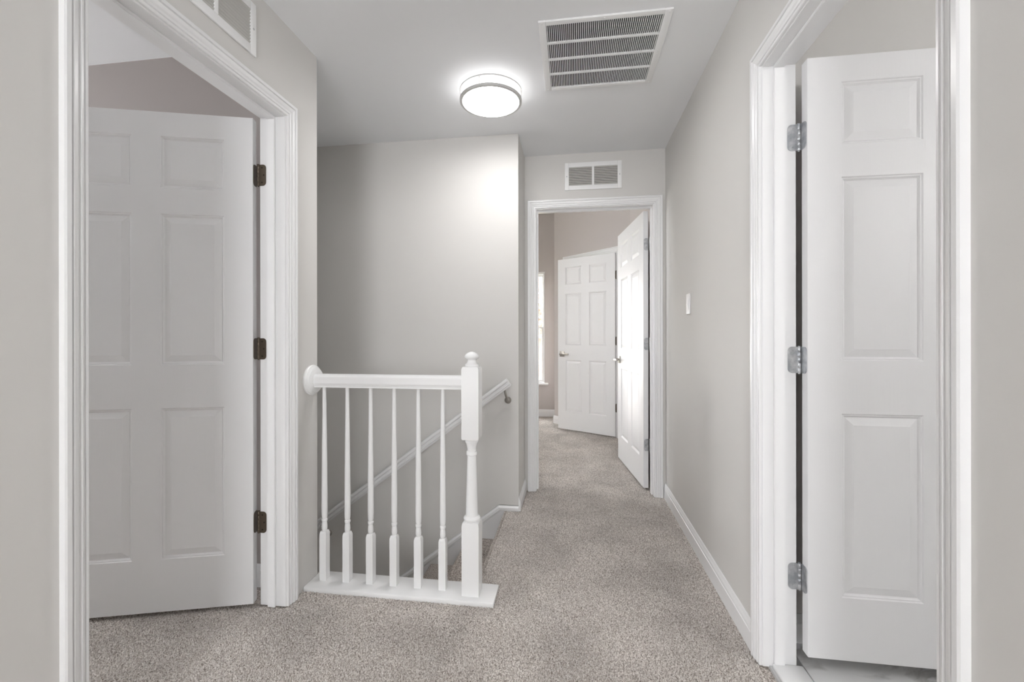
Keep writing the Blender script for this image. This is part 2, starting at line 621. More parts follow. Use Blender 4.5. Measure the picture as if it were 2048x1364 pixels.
fb = struct(boxes_obj('floor_bathroom', [(XR + 0.02, BATH_X1, BATH_Y0, BATH_Y, -0.22, 0.006)], 'grout'),
            'white marble tiled bathroom floor past the right doorway', 'floor')
TS_X, TS_Y = 0.60, 0.30
tile_me = None
ty = 0
y = BATH_Y - 0.003
while y > BATH_Y0:
    y1 = y
    y0_ = max(BATH_Y0, y - TS_Y + 0.003)
    x = XR + 0.13 - (0.3 if ty % 2 else 0.0)
    while x < BATH_X1:
        x0 = max(XR + 0.128, x)
        x1 = min(BATH_X1, x + TS_X - 0.003)
        if x1 - x0 > 0.03 and y1 - y0_ > 0.03:
            box_obj('tile', (x0, x1, y0_, y1, 0.004, 0.012), 'marble', fb, 0.0008, 1)
        x += TS_X
    y -= TS_Y
    ty += 1
o = box_obj('threshold', (XR + 0.028, XR + 0.126, RO0 + 0.006, RO1 - 0.006, 0.0, 0.018), 'sillstone', None, 0.006, 3)
struct(o, 'white marble threshold strip between carpet and bathroom tile', 'threshold')
o.name = 'trim_5'

# ------------------------------------------------------------------ baseboards
BB = [(0, 0), (0, 0.014), (0.068, 0.014), (0.070, 0.0115), (0.073, 0.0115), (0.078, 0.0120), (0.086, 0.0095), (0.092, 0.0060), (0.0955, 0.0058), (0.100, 0.0030), (0.100, 0)]


def baseboard(name, a, b, n, label, h=0.10):
    bm = bmesh.new()
    s = h / 0.10
    extrude_profile(bm, [(u * s, v) for u, v in BB], a, b, (0, 0, 1), (0, 0, 1), n)
    o = mesh_obj(name, bm, 'trim')
    auto_smooth(o, 30)
    return struct(o, label, 'baseboard')


baseboard('baseboard_right', (XR, RO1 + 0.057, 0), (XR, YE, 0), (-1, 0, 0),
          'white baseboard along the right hallway wall under the light switch')
baseboard('baseboard_hall_left', (XC, YS - 0.012, 0), (XC, YE, 0), (1, 0, 0),
          'short white baseboard beside the far door at the stair head', 0.085)
baseboard('baseboard_left', (XL, BACK_Y, 0), (XL, LO0 - 0.06, 0), (1, 0, 0),
          'white baseboard on the left wall near the camera')
baseboard('baseboard_left_bedroom', (XL - WT, YC - 0.102, 0), (LR_X0, YC - 0.102, 0), (0, -1, 0),
          'white baseboard seen through the hinge gap of the left door')
baseboard('baseboard_bathroom', (XR + WTR, BATH_Y, 0.012), (BATH_X1, BATH_Y, 0.012), (0, -1, 0),
          'white baseboard behind the right open door')
baseboard('baseboard_bedroom_back', (BED_X0, BED_Y1, 0), (pc.x, BED_Y1, 0), (0, -1, 0),
          'white baseboard under the bedroom window')
p1 = A0 + AD * (CO1 + 0.057)
baseboard('baseboard_angled', (p1.x, p1.y, 0), (pc.x + AD.x * 0.012, pc.y + AD.y * 0.012, 0), AN,
          'short white baseboard left of the closet door')

# ------------------------------------------------------------------ door frames: casing, jamb, stop
CAS = [(0, 0), (0, 0.0080), (0.0025, 0.0100), (0.0075, 0.0100), (0.0085, 0.0070), (0.0110, 0.0070), (0.0125, 0.0115),
       (0.0180, 0.0130), (0.0195, 0.0095), (0.0220, 0.0095), (0.0270, 0.0140), (0.0360, 0.0165), (0.0380, 0.0160), (0.0390, 0.0125),
       (0.0415, 0.0125), (0.0430, 0.0180), (0.0530, 0.0180), (0.0570, 0.0155), (0.0570, 0)]


def door_frame(name, base, adir, ndir, a0, a1, ztop, depth, stop_at, label, back_casing=True, sill=0.0):
    """base: a point on the wall face line (a=0); adir along wall; ndir out of the wall (casing side)."""
    root = empty(name, base)
    struct(root, label, 'door frame')
    ad, nd, up = Vector(adir), Vector(ndir), Vector((0, 0, 1))

    def casing(nv, off, rev=0.0):
        q0, q1, qz = a0 - rev, a1 + rev, ztop + rev
        cs = [(ad * q0 + up * sill, -ad), (ad * q0 + up * qz, -ad + up), (ad * q1 + up * qz, ad + up), (ad * q1 + up * sill, ad)]
        for i in range(3):
            bm = bmesh.new()
            pa, ua = cs[i]
            pb, ub = cs[i + 1]
            extrude_profile(bm, CAS, pa + off, pb + off, ua, ub, nv)
            o = mesh_obj('casing', bm, 'trim', root)
            auto_smooth(o, 25)
    casing(nd, Vector((0, 0, 0)))
    if back_casing:
        casing(-nd, -nd * depth, 0.03)
    rv, th = 0.005, 0.018

    def slab(nm, s0, s1, z0, z1, d0, d1, bev=0.0015):
        bm = bmesh.new()
        vs = []
        for s in (s0, s1):
            for d in (d0, d1):
                for z in (z0, z1):
                    vs.append(bm.verts.new(ad * s - nd * d + up * z))
        for idx in ((0, 1, 3, 2), (4, 6, 7, 5), (0, 4, 5, 1), (2, 3, 7, 6), (0, 2, 6, 4), (1, 5, 7, 3)):
            bm.faces.new([vs[i] for i in idx])
        bmesh.ops.bevel(bm, geom=bm.edges[:], offset=bev, segments=2, affect='EDGES')
        o = mesh_obj(nm, bm, 'trim', root)
        auto_smooth(o, 40)
        return o
    slab('jamb', a0 + rv - th, a0 + rv, sill, ztop - rv + th, -0.0005, depth + 0.0005)
    slab('jamb', a1 - rv, a1 - rv + th, sill, ztop - rv + th, -0.0005, depth + 0.0005)
    slab('head_jamb', a0 + rv, a1 - rv, ztop - rv, ztop - rv + th, -0.0005, depth + 0.0005)
    s0, s1 = stop_at
    slab('stop', a0 + rv, a0 + rv + 0.011, sill, ztop - rv - 0.011, s0, s1)
    slab('stop', a1 - rv - 0.011, a1 - rv, sill, ztop - rv - 0.011, s0, s1)
    slab('stop', a0 + rv, a1 - rv, ztop - rv - 0.011, ztop - rv, s0, s1)
    return root


door_frame('trim_1', (XL, 0, 0), (0, 1, 0), (1, 0, 0), LO0, LO1, HO, WT, (0.042, 0.075),
           'white moulded frame of the left bedroom doorway')
door_frame('trim_2', (XR, 0, 0), (0, 1, 0), (-1, 0, 0), RO0, RO1, HO, WTR, (0.034, 0.066),
           'white moulded frame of the right bathroom doorway')
door_frame('trim_3', (0, YE, 0), (1, 0, 0), (0, -1, 0), EO0, EO1, HO, WT, (0.040, 0.073),
           'white moulded frame of the doorway at the end of the hall')
door_frame('trim_4', tuple(A0), AD, AN, CO0, CO1, HO, 0.1, (0.04, 0.072),
           'white moulded frame around the angled closet door', back_casing=False)

# ------------------------------------------------------------------ six panel doors
def panel_mesh(pw, ph, t):
    """raised panel for one opening, both faces; origin at opening's lower corner, y from -t..0."""
    bm = bmesh.new()
    rings = [(0.0, 0.0), (0.003, -0.0035), (0.0065, -0.0035), (0.0095, -0.0070), (0.0125, -0.0088), (0.035, -0.0030), (0.0375, -0.0022)]
    for side in (0, 1):
        prev = None
        for ins, dep in rings:
            yy = dep if side == 0 else -t - dep
            r = [bm.verts.new(p) for p in ((ins, yy, ins), (pw - ins, yy, ins), (pw - ins, yy, ph - ins), (ins, yy, ph - ins))]
            if prev:
                for i in range(4):
                    j = (i + 1) % 4
                    f = (prev[i], prev[j], r[j], r[i])
                    bm.faces.new(f if side == 1 else f[::-1])
            prev = r
        bm.faces.new(prev if side == 1 else prev[::-1])
    me = bpy.data.meshes.new('panel')
    bm.to_mesh(me)
    bm.free()
    me.materials.append(M['door'])
    return me


# face normals: y=0 face must look to +y
def door(name, label, corner, d, W, zb, zt, rows, stile, mull, t_sign, hinge_z, hmat, hinge_pin, jamb_dir, jamb_n, levers=True, lever_z=0.93, knob_gap=0.06):
    """corner: hinge-side corner of the camera-facing face; d: direction to free edge. t_sign=-1: body lies at local -y."""
    ang = math.atan2(d[1], d[0])
    root = empty(name, (corner[0], corner[1], 0), ang)
    struct(root, label, 'door')
    t = 0.035
    y_top = 0.0 if t_sign < 0 else t
    pw = (W - 2 * stile - mull) / 2
    xs = [0, stile, stile + pw, stile + pw + mull, W - stile, W]
    zs = [zb] + [r for r in rows] + [zt]
    bm = bmesh.new()
    for side in (0, 1):
        yy = y_top if side == 0 else y_top - t
        grid = [[bm.verts.new((x, yy, z)) for z in zs] for x in xs]
        for i in range(5):
            for j in range(len(zs) - 1):
                if i in (1, 3) and j % 2 == 1:
                    continue
                f = (grid[i][j], grid[i + 1][j], grid[i + 1][j + 1], grid[i][j + 1])
                bm.faces.new(f if side == 1 else f[::-1])
    for (x0, z0, x1, z1, flip) in ((0, zb, W, zb, 0), (W, zb, W, zt, 0), (W, zt, 0, zt, 0), (0, zt, 0, zb, 0)):
        a, b_ = (x0, z0), (x1, z1)
        vs = [bm.verts.new((a[0], y_top - t, a[1])), bm.verts.new((b_[0], y_top - t, b_[1])),
              bm.verts.new((b_[0], y_top, b_[1])), bm.verts.new((a[0], y_top, a[1]))]
        bm.faces.new(vs)
    bmesh.ops.remove_doubles(bm, verts=bm.verts[:], dist=1e-5)
    leaf = mesh_obj('leaf', bm, 'door', root, recalc=False)
    cache = {}
    for j in range(1, len(zs) - 1, 2):
        ph = zs[j + 1] - zs[j]
        key = round(ph, 4)
        if key not in cache:
            cache[key] = panel_mesh(pw, ph, t)
        for i in (1, 3):
            p = bpy.data.objects.new('panel', cache[key])
            COL.objects.link(p)
            p.parent = leaf
            p.location = (xs[i], y_top, zs[j])
    # hinges: built in world axes around the pin, converted to the door's frame
    inv = (Matrix.Translation((corner[0], corner[1], 0)) @ Matrix.Rotation(ang, 4, 'Z')).inverted()
    hp = Vector(hinge_pin)
    jd, jn = Vector(jamb_dir), Vector(jamb_n)      # along jamb from pin ; jamb face normal
    for hz in hinge_z:
        h = 0.089
        hr = empty('hinge', (0, 0, 0), 0, root)
        bm = bmesh.new()
        n = 5
        for k in range(n):
            z0 = hz - h / 2 + h * k / n + 0.0006
            z1 = hz - h / 2 + h * (k + 1) / n - 0.0006
            lathe(bm, [(z0, 0.0052), (z0 + 0.0008, 0.0058), (z1 - 0.0008, 0.0058), (z1, 0.0052)], 14, origin=(hp.x, hp.y, 0))
        lathe(bm, [(hz - h / 2 - 0.003, 0.0035), (hz + h / 2, 0.0045), (hz + h / 2 + 0.0025, 0.0055), (hz + h / 2 + 0.004, 0.003)], 12, origin=(hp.x, hp.y, 0))
        kn = mesh_obj('knuckle', bm, hmat, hr)
        kn.data.transform(inv)
        auto_smooth(kn, 40)

        def plate(nm, o0, u, nrm, width):
            """rounded-corner plate from point o0 along u, standing on z, thickness along nrm."""
            r = 0.014
            pts = [(0.0, hz - h / 2), (width - r, hz - h / 2)]
            pts += [(width - r + r * sin(q), hz - h / 2 + r - r * cos(q)) for q in [pi / 2 * i / 6 for i in range(1, 7)]]
            pts += [(width - r + r * cos(q), hz + h / 2 - r + r * sin(q)) for q in [pi / 2 * i / 6 for i in range(0, 7)]]
            pts += [(0.0, hz + h / 2)]
            bm = bmesh.new()
            fa = [bm.verts.new(o0 + u * x + Vector((0, 0, z))) for x, z in pts]
            fb_ = [bm.verts.new(o0 + u * x + Vector((0, 0, z)) + nrm * 0.0022) for x, z in pts]
            bm.faces.new(fa)
            bm.faces.new(fb_[::-1])
            for i in range(len(pts)):
                j = (i + 1) % len(pts)
                bm.faces.new((fa[i], fa[j], fb_[j], fb_[i]))
            o = mesh_obj(nm, bm, hmat, hr)
            o.data.transform(inv)
            for sx, sz in ((width * 0.52, 0.031), (width * 0.74, 0.0), (width * 0.52, -0.031)):
                bm = bmesh.new()
                c = o0 + u * sx + nrm * 0.0022
                q = nrm.to_track_quat('Z', 'Y').to_matrix()
                rings = lathe(bm, [(0, 0.0036), (0.0008, 0.0034), (0.0010, 0.0015), (0.0004, 0.001)], 10)
                for v in bm.verts:
                    v.co = q @ v.co + Vector((c.x, c.y, hz + sz))
                s_ = mesh_obj('screw', bm, 'screw' if hmat == 'bronze' else 'steel', hr)
                s_.data.transform(inv)
        plate('jamb_plate', Vector((hp.x, hp.y, 0)), jd, jn, 0.036)
        dw = Vector((d[0], d[1], 0)).normalized()
        nw = Vector((-dw.y, dw.x, 0))
        edge0 = Vector((corner[0], corner[1], 0)) + nw * (y_top - t if t_sign < 0 else t)
        sgn = nw if t_sign < 0 else -nw
        plate('leaf_plate', edge0 - dw * 0.0025, sgn, -dw * -1.0, 0.031)
    if levers:
        for side in (1, -1):
            yf = y_top if side > 0 else y_top - t
            lr = empty('lever_handle', (W - knob_gap, yf, lever_z), 0, root)
            o = box_obj('rosette', (-0.033, 0.032, min(0, side * 0.009), max(0, side * 0.009), -0.032, 0.032), 'nickel', lr, 0.002)
            bm = bmesh.new()
            lathe(bm, [(0, 0.011), (side * 0.05, 0.011)], 16, axis='Y')
            o = mesh_obj('neck', bm, 'nickel', lr)
            auto_smooth(o, 40)
            y0_, y1_ = sorted((side * 0.042, side * 0.055))
            box_obj('lever', (-0.112, 0.012, y0_, y1_, -0.010, 0.010), 'nickel', lr, 0.003)
    return root


ROWS = (0.015 + 0.212, 0.015 + 0.825, 0.015 + 1.002, 0.015 + 1.615, 0.015 + 1.72, 0.015 + 1.93)
D1 = Vector((-0.958, -0.287, 0)).normalized()
door('door_1', 'white six-panel door with bronze hinges standing open in the left doorway',
     (-1.321, 1.638), D1, 0.80, 0.015, 2.043, ROWS, 0.110, 0.105, -1, (1.81, 1.079, 0.349), 'bronze',
     (-1.3115, 1.6585), (1, 0, 0), (0, -1, 0))
Rr = lambda z: 1.1346 + 0.9427 * (z - 1.14)
door('door_2', 'white panelled door with silver hinges open into the right bathroom',
     (0.767, 1.547), Vector((1, 0, 0)), 0.785, 0.073, 2.045,
     (0.277, 0.877, 1.050, 1.650, 1.757, 1.961), 0.102, 0.105, 1, (1.802, 1.05, 0.318), 'steel',
     (0.7595, 1.5858), (-1, 0, 0), (0, -1, 0))
D3 = Vector((-0.124, 0.992, 0)).normalized()
door('door_3', 'sunlit white six-panel door swung open at the end of the hall',
     (0.515, 3.275), D3, 0.81, 0.015, 2.043, ROWS, 0.112, 0.105, -1, (1.80, 1.07, 0.33), 'steel',
     (0.5600, 3.268), (0, -1, 0), (-1, 0, 0), lever_z=0.915)
D4 = Vector((-0.856, 0.517, 0)).normalized()
door('door_4', 'white six-panel closet door slightly ajar deep in the bedroom',
     (0.465, 4.876), D4, 0.745, 0.015, 2.043, ROWS, 0.105, 0.10, -1, (1.80, 1.07, 0.33), 'bronze',
     (0.476, 4.884), (0.70711, 0.70711, 0), (-0.70711, 0.70711, 0), lever_z=0.91)

# ------------------------------------------------------------------ stairs
st = empty('staircase', (NOSE_X, (YC + YS) / 2, 0))
tag(st, 'beige carpeted stairs descending behind the white railing', 'stairs')
for i in range(1, 13):
    x1 = NOSE_X - RUN * (i - 1) + 0.02
    x0 = NOSE_X - RUN * i
    z = -RISE * i
    arc = [(x0 + 0.02 - 0.02 * cos(q), z - 0.02 + 0.02 * sin(q)) for q in [pi / 2 * k / 6 for k in range(7)]]
    prof = [(x1, z), (x1, z - 0.2), (x0 + 0.006, z - 0.2), (x0 + 0.006, z - 0.045), (x0, z - 0.036)] + arc
    bm = bmesh.new()
    ra = [bm.verts.new((x - NOSE_X, YC + 0.002 - (YC + YS) / 2, zz)) for x, zz in prof]
    rb = [bm.verts.new((x - NOSE_X, YS - 0.002 - (YC + YS) / 2, zz)) for x, zz in prof]
    for k in range(len(prof)):
        j = (k + 1) % len(prof)
        bm.faces.new((ra[k], ra[j], rb[j], rb[k]))
    bm.faces.new(ra)
    bm.faces.new(rb)
    auto_smooth(mesh_obj('step', bm, 'carpet', st), 50)
landing_nosing.parent = st
landing_nosing.location = (-NOSE_X, -(YC + YS) / 2, 0)
landing_nosing.name = 'top_nosing'
struct(boxes_obj('floor_lower', [(-4.2, -3.2, YC, YS, -2.9, -2.47)], 'carpet'), 'carpeted floor at the foot of the stairs', 'floor')

# skirt board on the stair wall with moulded cap
SL = 0.768
kx, kz = -0.476, 0.033
tp = [(XC, kz), (kx, kz), (kx - 2.9, kz - 2.9 * SL)]
sk = empty('trim_6', (kx, YS, 0))
struct(sk, 'white skirt board with moulded cap following the stairs down the wall', 'trim')
bm = bmesh.new()
pts = [(x - kx, z) for x, z in tp] + [(x - kx, z - 0.40) for x, z in tp[::-1]]
va = [bm.verts.new((x, 0, z)) for x, z in pts]
vb = [bm.verts.new((x, -0.011, z)) for x, z in pts]
bm.faces.new(va)
bm.faces.new(vb)
for i in range(len(pts)):
    j = (i + 1) % len(pts)
    bm.faces.new((va[i], va[j], vb[j], vb[i]))
mesh_obj('skirt_board', bm, 'trim', sk)
capp = [(0, 0), (0, 0.006), (-0.006, 0.012), (-0.012, 0.020), (-0.026, 0.020), (-0.029, 0.016), (-0.033, 0.016), (-0.038, 0.013), (-0.038, 0)]
up1 = Vector((0, 0, 1))
dn = Vector((-1, 0, -SL)).normalized()
nrm2 = Vector((-SL, 0, 1)).normalized()
mit = (up1 + nrm2) / (1 + up1.dot(nrm2))
P = [Vector((x - kx, 0, z)) for x, z in tp]
for a, b_, ua, ub in ((P[0], P[1], up1, mit), (P[1], P[2], mit, nrm2)):
    bm = bmesh.new()
    extrude_profile(bm, capp, a, b_, ua, ub, (0, -1, 0))
    auto_smooth(mesh_obj('cap', bm, 'trim', sk), 30)

# ------------------------------------------------------------------ stair railing
RY = 1.846
rl = empty('stair_railing', (-0.80, RY, 0))
tag(rl, 'white wooden stair railing with newel post and six spindles', 'railing')
ox = -0.80
# base plate
box_obj('base_plate', (XL - ox + 0.0005, -0.328 - ox, 1.775 - RY, 1.918 - RY, -0.006, 0.0155), 'rail', rl, 0.004, 2)
# newel
HN = 0.0375
secs = [(0.015, HN, 's'), (0.312, HN, 's'), (0.326, HN * 0.93, 's'), (0.330, 0.031, 'c'), (0.333, 0.036, 'c'), (0.341, 0.0365, 'c'), (0.347, 0.033, 'c'),
        (0.351, 0.028, 'c'), (0.36, 0.0265, 'c'), (0.45, 0.0245, 'c'), (0.55, 0.0215, 'c'), (0.612, 0.0195, 'c'), (0.615, 0.0235, 'c'),
        (0.622, 0.0245, 'c'), (0.629, 0.0235, 'c'), (0.632, 0.0195, 'c'), (0.645, 0.020, 'c'), (0.660, 0.0235, 'c'), (0.668, 0.027, 'c'),
        (0.671, 0.029, 'c'), (0.678, 0.0295, 'c'), (0.682, 0.027, 'c'), (0.684, HN * 0.93, 's'), (0.692, HN, 's'),
        (0.988, HN, 's'), (0.998, HN * 0.9, 's'), (1.002, 0.027, 'c'), (1.006, 0.027, 'c')]
bm = bmesh.new()
loft(bm, secs, 32)
nw = mesh_obj('newel_post', bm, 'rail', rl)
nw.location = (-0.4355 - ox, 0, 0)
auto_smooth(nw, 30)
bm = bmesh.new()
lathe(bm, [(1.000, 0.030), (1.008, 0.0305), (1.011, 0.026), (1.018, 0.020), (1.026, 0.019), (1.030, 0.021), (1.033, 0.0275), (1.038, 0.0315),
           (1.044, 0.0315), (1.051, 0.0275), (1.058, 0.019), (1.062, 0.010), (1.0635, 0.002)], 32)
fin = mesh_obj('finial', bm, 'rail', nw)
auto_smooth(fin, 50)
bm = bmesh.new()
lathe(bm, [(-HN - 0.0008, 0.0095), (-HN + 0.004, 0.0095)], 24, axis='Y', origin=(-0.010, 0, 0.085))
mesh_obj('plug', bm, 'rail', nw)
# balusters
bs = [(0.015, 0.016, 's'), (0.226, 0.016, 's'), (0.238, 0.0125, 's'), (0.240, 0.0105, 'c'), (0.2425, 0.0115, 'c'), (0.247, 0.0125, 'c'), (0.256, 0.0130, 'c'),
      (0.270, 0.0118, 'c'), (0.281, 0.0095, 'c'), (0.283, 0.0125, 'c'), (0.288, 0.0135, 'c'), (0.293, 0.0125, 'c'), (0.295, 0.0105, 'c'),
      (0.305, 0.0128, 'c'), (0.34, 0.0135, 'c'), (0.42, 0.0132, 'c'), (0.60, 0.0115, 'c'), (0.78, 0.0092, 'c'), (0.905, 0.0082, 'c')]
bm = bmesh.new()
loft(bm, bs, 20)
b0 = mesh_obj('baluster', bm, 'rail', rl)
auto_smooth(b0, 32)
BX = [-1.131, -1.0185, -0.906, -0.794, -0.681, -0.5685]
for i, x in enumerate(BX):
    o = b0 if i == 0 else b0.copy()
    if i:
        COL.objects.link(o)
        o.parent = rl
    o.location = (x - ox, 0.006, 0)
# rail: profile (y,z)
rp = [(-0.020, 0.899), (0.020, 0.899), (0.020, 0.906), (0.0225, 0.908), (0.0225, 0.911), (0.026, 0.915), (0.0275, 0.922), (0.026, 0.933), (0.0275, 0.940),
      (0.0265, 0.948), (0.020, 0.955), (0.010, 0.959), (0, 0.960)]
rp = rp + [(-y_, z) for y_, z in rp[:1:-1][1:]]
bm = bmesh.new()
ra = [bm.verts.new((XL + 0.02 - ox, y_, z)) for y_, z in rp]
rb = [bm.verts.new((-0.474 - ox, y_, z)) for y_, z in rp]
for i in range(len(rp)):
    j = (i + 1) % len(rp)
    bm.faces.new((ra[i], ra[j], rb[j], rb[i]))
bm.faces.new(ra)
bm.faces.new(rb)
auto_smooth(mesh_obj('hand_rail', bm, 'rail', rl), 30)
bm = bmesh.new()
lathe(bm, [(0.0, 0.070), (0.006, 0.070), (0.010, 0.066), (0.012, 0.066), (0.018, 0.058), (0.020, 0.056), (0.022, 0.056), (0.024, 0.052)], 40, axis='X',
      origin=(XL - ox, 0.0, 0.930))
auto_smooth(mesh_obj('wall_rosette', bm, 'rail', rl), 30)

# ------------------------------------------------------------------ wall handrail down the stairs
wr = empty('wall_handrail', (-0.40, YS, 0.84))
tag(wr, 'white sloping handrail on nickel brackets along the stairwell wall', 'handrail')
hs = 0.752
hd = Vector((-1, 0, -hs)).normalized()
hn = Vector((-hs, 0, 1)).normalized()
hprof = [(-0.028, 0.020), (-0.028, -0.020), (-0.019, -0.020), (-0.018, -0.0235), (-0.013, -0.0265), (-0.010, -0.0205), (0.003, -0.0205), (0.007, -0.0265), (0.012, -0.028), (0.020, -0.024), (0.026, -0.014), (0.028, 0),
         (0.026, 0.014), (0.020, 0.024), (0.012, 0.028), (0.007, 0.0265), (0.003, 0.0205), (-0.010, 0.0205), (-0.013, 0.0265), (-0.018, 0.0235), (-0.019, 0.020)]
bm = bmesh.new()
cpt = Vector((0.0, -0.068, 0.0))
extrude_profile(bm, hprof, cpt, cpt + hd * 4.2, hn, hn, (0, 1, 0))
auto_smooth(mesh_obj('rail', bm, 'rail', wr), 30)
for bx in (-0.015, -1.265, -2.6):
    br = empty('bracket', (bx, 0, bx * hs - 0.115), 0, wr)
    bm = bmesh.new()
    lathe(bm, [(0, 0.022), (-0.004, 0.0225), (-0.010, 0.020), (-0.016, 0.013), (-0.018, 0.004)], 24, axis='Y')
    auto_smooth(mesh_obj('cover', bm, 'nickel', br), 50)
    bm = bmesh.new()
    path = [(0, -0.012, 0.0), (0, -0.035, 0.005), (0, -0.052, 0.020), (-0.006, -0.064, 0.045), (-0.012, -0.068, 0.078)]
    prev = None
    for k, p in enumerate(path):
        q = Vector(path[min(k + 1, 4)]) - Vector(path[max(k - 1, 0)])
        rot = q.to_track_quat('Z', 'Y').to_matrix()
        ring = [bm.verts.new(Vector(p) + rot @ Vector((0.007 * cos(2 * pi * i / 10), 0.007 * sin(2 * pi * i / 10), 0))) for i in range(10)]
        if prev:
            for i in range(10):
                j = (i + 1) % 10
                bm.faces.new((prev[i], prev[j], ring[j], ring[i]))
        else:
            bm.faces.new(ring)
        prev = ring
    bm.faces.new(prev)
    auto_smooth(mesh_obj('arm', bm, 'nickel', br), 50)

# ------------------------------------------------------------------ ceiling light
lt = empty('ceiling_light', (-0.427, 2.258, CE))
tag(lt, 'round lit flush ceiling light with double nickel rings', 'ceiling light')


def ring(name, r0, r1, z0, z1, mat, parent):
    bm = bmesh.new()
    seg = 72
    R = []
    for r, z in ((r0, z0), (r1, z0 + 0.0015), (r1, z1 - 0.0015), (r0, z1)):
        R.append([bm.verts.new((r * cos(2 * pi * i / seg), r * sin(2 * pi * i / seg), z)) for i in range(seg)])
    for k in range(4):
        a, b_ = R[k], R[(k + 1) % 4]
        for i in range(seg):
            j = (i + 1) % seg
            bm.faces.new((a[i], a[j], b_[j], b_[i]))
    o = mesh_obj(name, bm, mat, parent)
    auto_smooth(o, 40)
    return o


ring('ring', 0.157, 0.1655, -0.0240, -0.0120, 'satin', lt)
ring('ring', 0.150, 0.1640, -0.072, -0.057, 'satin', lt)
bm = bmesh.new()
lathe(bm, [(-0.0005, 0.1535), (-0.060, 0.1535)], 72, caps=False)
auto_smooth(mesh_obj('drum_side', bm, 'drum_side', lt), 40)
bm = bmesh.new()
lathe(bm, [(-0.060, 0.1535), (-0.066, 0.151), (-0.071, 0.143), (-0.0745, 0.11), (-0.077, 0.06), (-0.0775, 0.004)], 72, caps=False)
bm.faces.new([v for v in bm.verts if abs(v.co.z + 0.0775) < 1e-5])
auto_smooth(mesh_obj('diffuser', bm, 'drum', lt), 40)
for k in range(3):
    a = radians(20 + 120 * k)
    bm = bmesh.new()
    lathe(bm, [(-0.060, 0.0022), (-0.020, 0.0022)], 10, origin=(0.1600 * cos(a), 0.1600 * sin(a), 0))
    mesh_obj('post', bm, 'nickel', lt)

# ------------------------------------------------------------------ ceiling return grille
gx0, gx1, gy0, gy1 = -0.140, 0.402, 1.793, 2.302
cx_, cy_ = (gx0 + gx1) / 2, (gy0 + gy1) / 2
cv = empty('ceiling_vent', (cx_, cy_, CE))
tag(cv, 'large square return air grille set in the ceiling', 'vent')
W2, H2 = (gx1 - gx0) / 2, (gy1 - gy0) / 2
wi, hi = 0.2395, 0.2300


def frame4(parent, mat, W2, H2, wi, hi, t, axis='ceil', bev=0.002):
    for (x0, x1, y0_, y1_) in ((-W2, -wi, -H2, H2), (wi, W2, -H2, H2), (-wi, wi, -H2, -hi), (-wi, wi, hi, H2)):
        if axis == 'ceil':
            b_ = (x0, x1, y0_, y1_, -t, 0)
        elif axis == 'Y':
            b_ = (x0, x1, -t, 0, y0_, y1_)
        else:
            b_ = (0, t, x0, x1, y0_, y1_)
        box_obj('frame_side', b_, mat, parent, bev, 2)


frame4(cv, 'vent', W2, H2, wi, hi, 0.009)
box_obj('duct', (-wi - 0.004, wi + 0.004, -hi - 0.004, hi + 0.004, -0.0008, -0.0002), 'dark', cv)  # thin black sheet painted as the shade behind the slats
for k in (1, 2, 3):
    yy = -hi + 2 * hi * k / 4
    box_obj('crossbar', (-wi, wi, yy - 0.006, yy + 0.006, -0.0085, -0.0015), 'vent', cv, 0.001, 1)
bm = bmesh.new()
box(bm, -0.0017, 0.0017, -hi, hi, -0.0065, -0.0012)
sl = mesh_obj('slat', bm, 'vent', cv)
NS = 58
for k in range(NS):
    o = sl if k == 0 else sl.copy()
    if k:
        COL.objects.link(o)
        o.parent = cv
    o.location = (-wi + 2 * wi * (k + 0.5) / NS, 0, 0)
for sx, sy in ((-1, -1), (-1, 0), (-1, 1), (1, -1), (1, 0), (1, 1), (0, -1), (0, 1)):
    bm = bmesh.new()
    lathe(bm, [(-0.009, 0.0045), (-0.0105, 0.0035)], 12, origin=(sx * (W2 - 0.014), sy * (H2 - 0.012), 0))
    mesh_obj('screw', bm, 'vent', cv)

# ------------------------------------------------------------------ wall transfer grilles
def wall_vent(name, loc, rz, w, h, label):
    v = empty(name, loc, rz)        # local: x along wall, -y out of the wall
    tag(v, label, 'vent')
    W2, H2 = w / 2, h / 2
    wi, hi = W2 - 0.029, H2 - 0.033
    frame4(v, 'vent', W2, H2, wi, hi, 0.008, 'Y')
    box_obj('mullion', (-0.008, 0.008, -0.008, 0, -hi, hi), 'vent', v, 0.001, 1)
    box_obj('duct', (-wi - 0.003, wi + 0.003, -0.0008, -0.0002, -hi - 0.003, hi + 0.003), 'dark', v)  # black sheet in place of the shaded depth behind the louvres
    n = 11
    p = 2 * hi / n
    bm = bmesh.new()
    hw = (wi - 0.008) / 2
    # sloped blade: upper edge at the front, lower edge at the back
    vs = [(-hw, -0.0072, p * 0.24), (hw, -0.0072, p * 0.24), (hw, -0.0030, -p * 0.32), (-hw, -0.0030, -p * 0.32)]
    va = [bm.verts.new(q) for q in vs]
    vb = [bm.verts.new((x, y + 0.0002, z + 0.0012)) for x, y, z in vs]
    bm.faces.new(va)
    bm.faces.new(vb)
    for i in range(4):
        bm.faces.new((va[i], va[(i + 1) % 4], vb[(i + 1) % 4], vb[i]))
    s0 = mesh_obj('slat', bm, 'ventslat', v)
    first = True
    for side in (-1, 1):
        for k in range(n):
            o = s0 if first else s0.copy()
            if not first:
                COL.objects.link(o)
                o.parent = v
            first = False
            o.location = (side * (0.008 + hw), 0, -hi + p * (k + 0.5))
    for sx in (-1, 1):
        bm = bmesh.new()
        lathe(bm, [(-0.008, 0.0042), (-0.0095, 0.003)], 12, axis='Y', origin=(sx * (W2 - 0.0145), 0, 0))
        mesh_obj('screw', bm, 'steel', v)
    return v


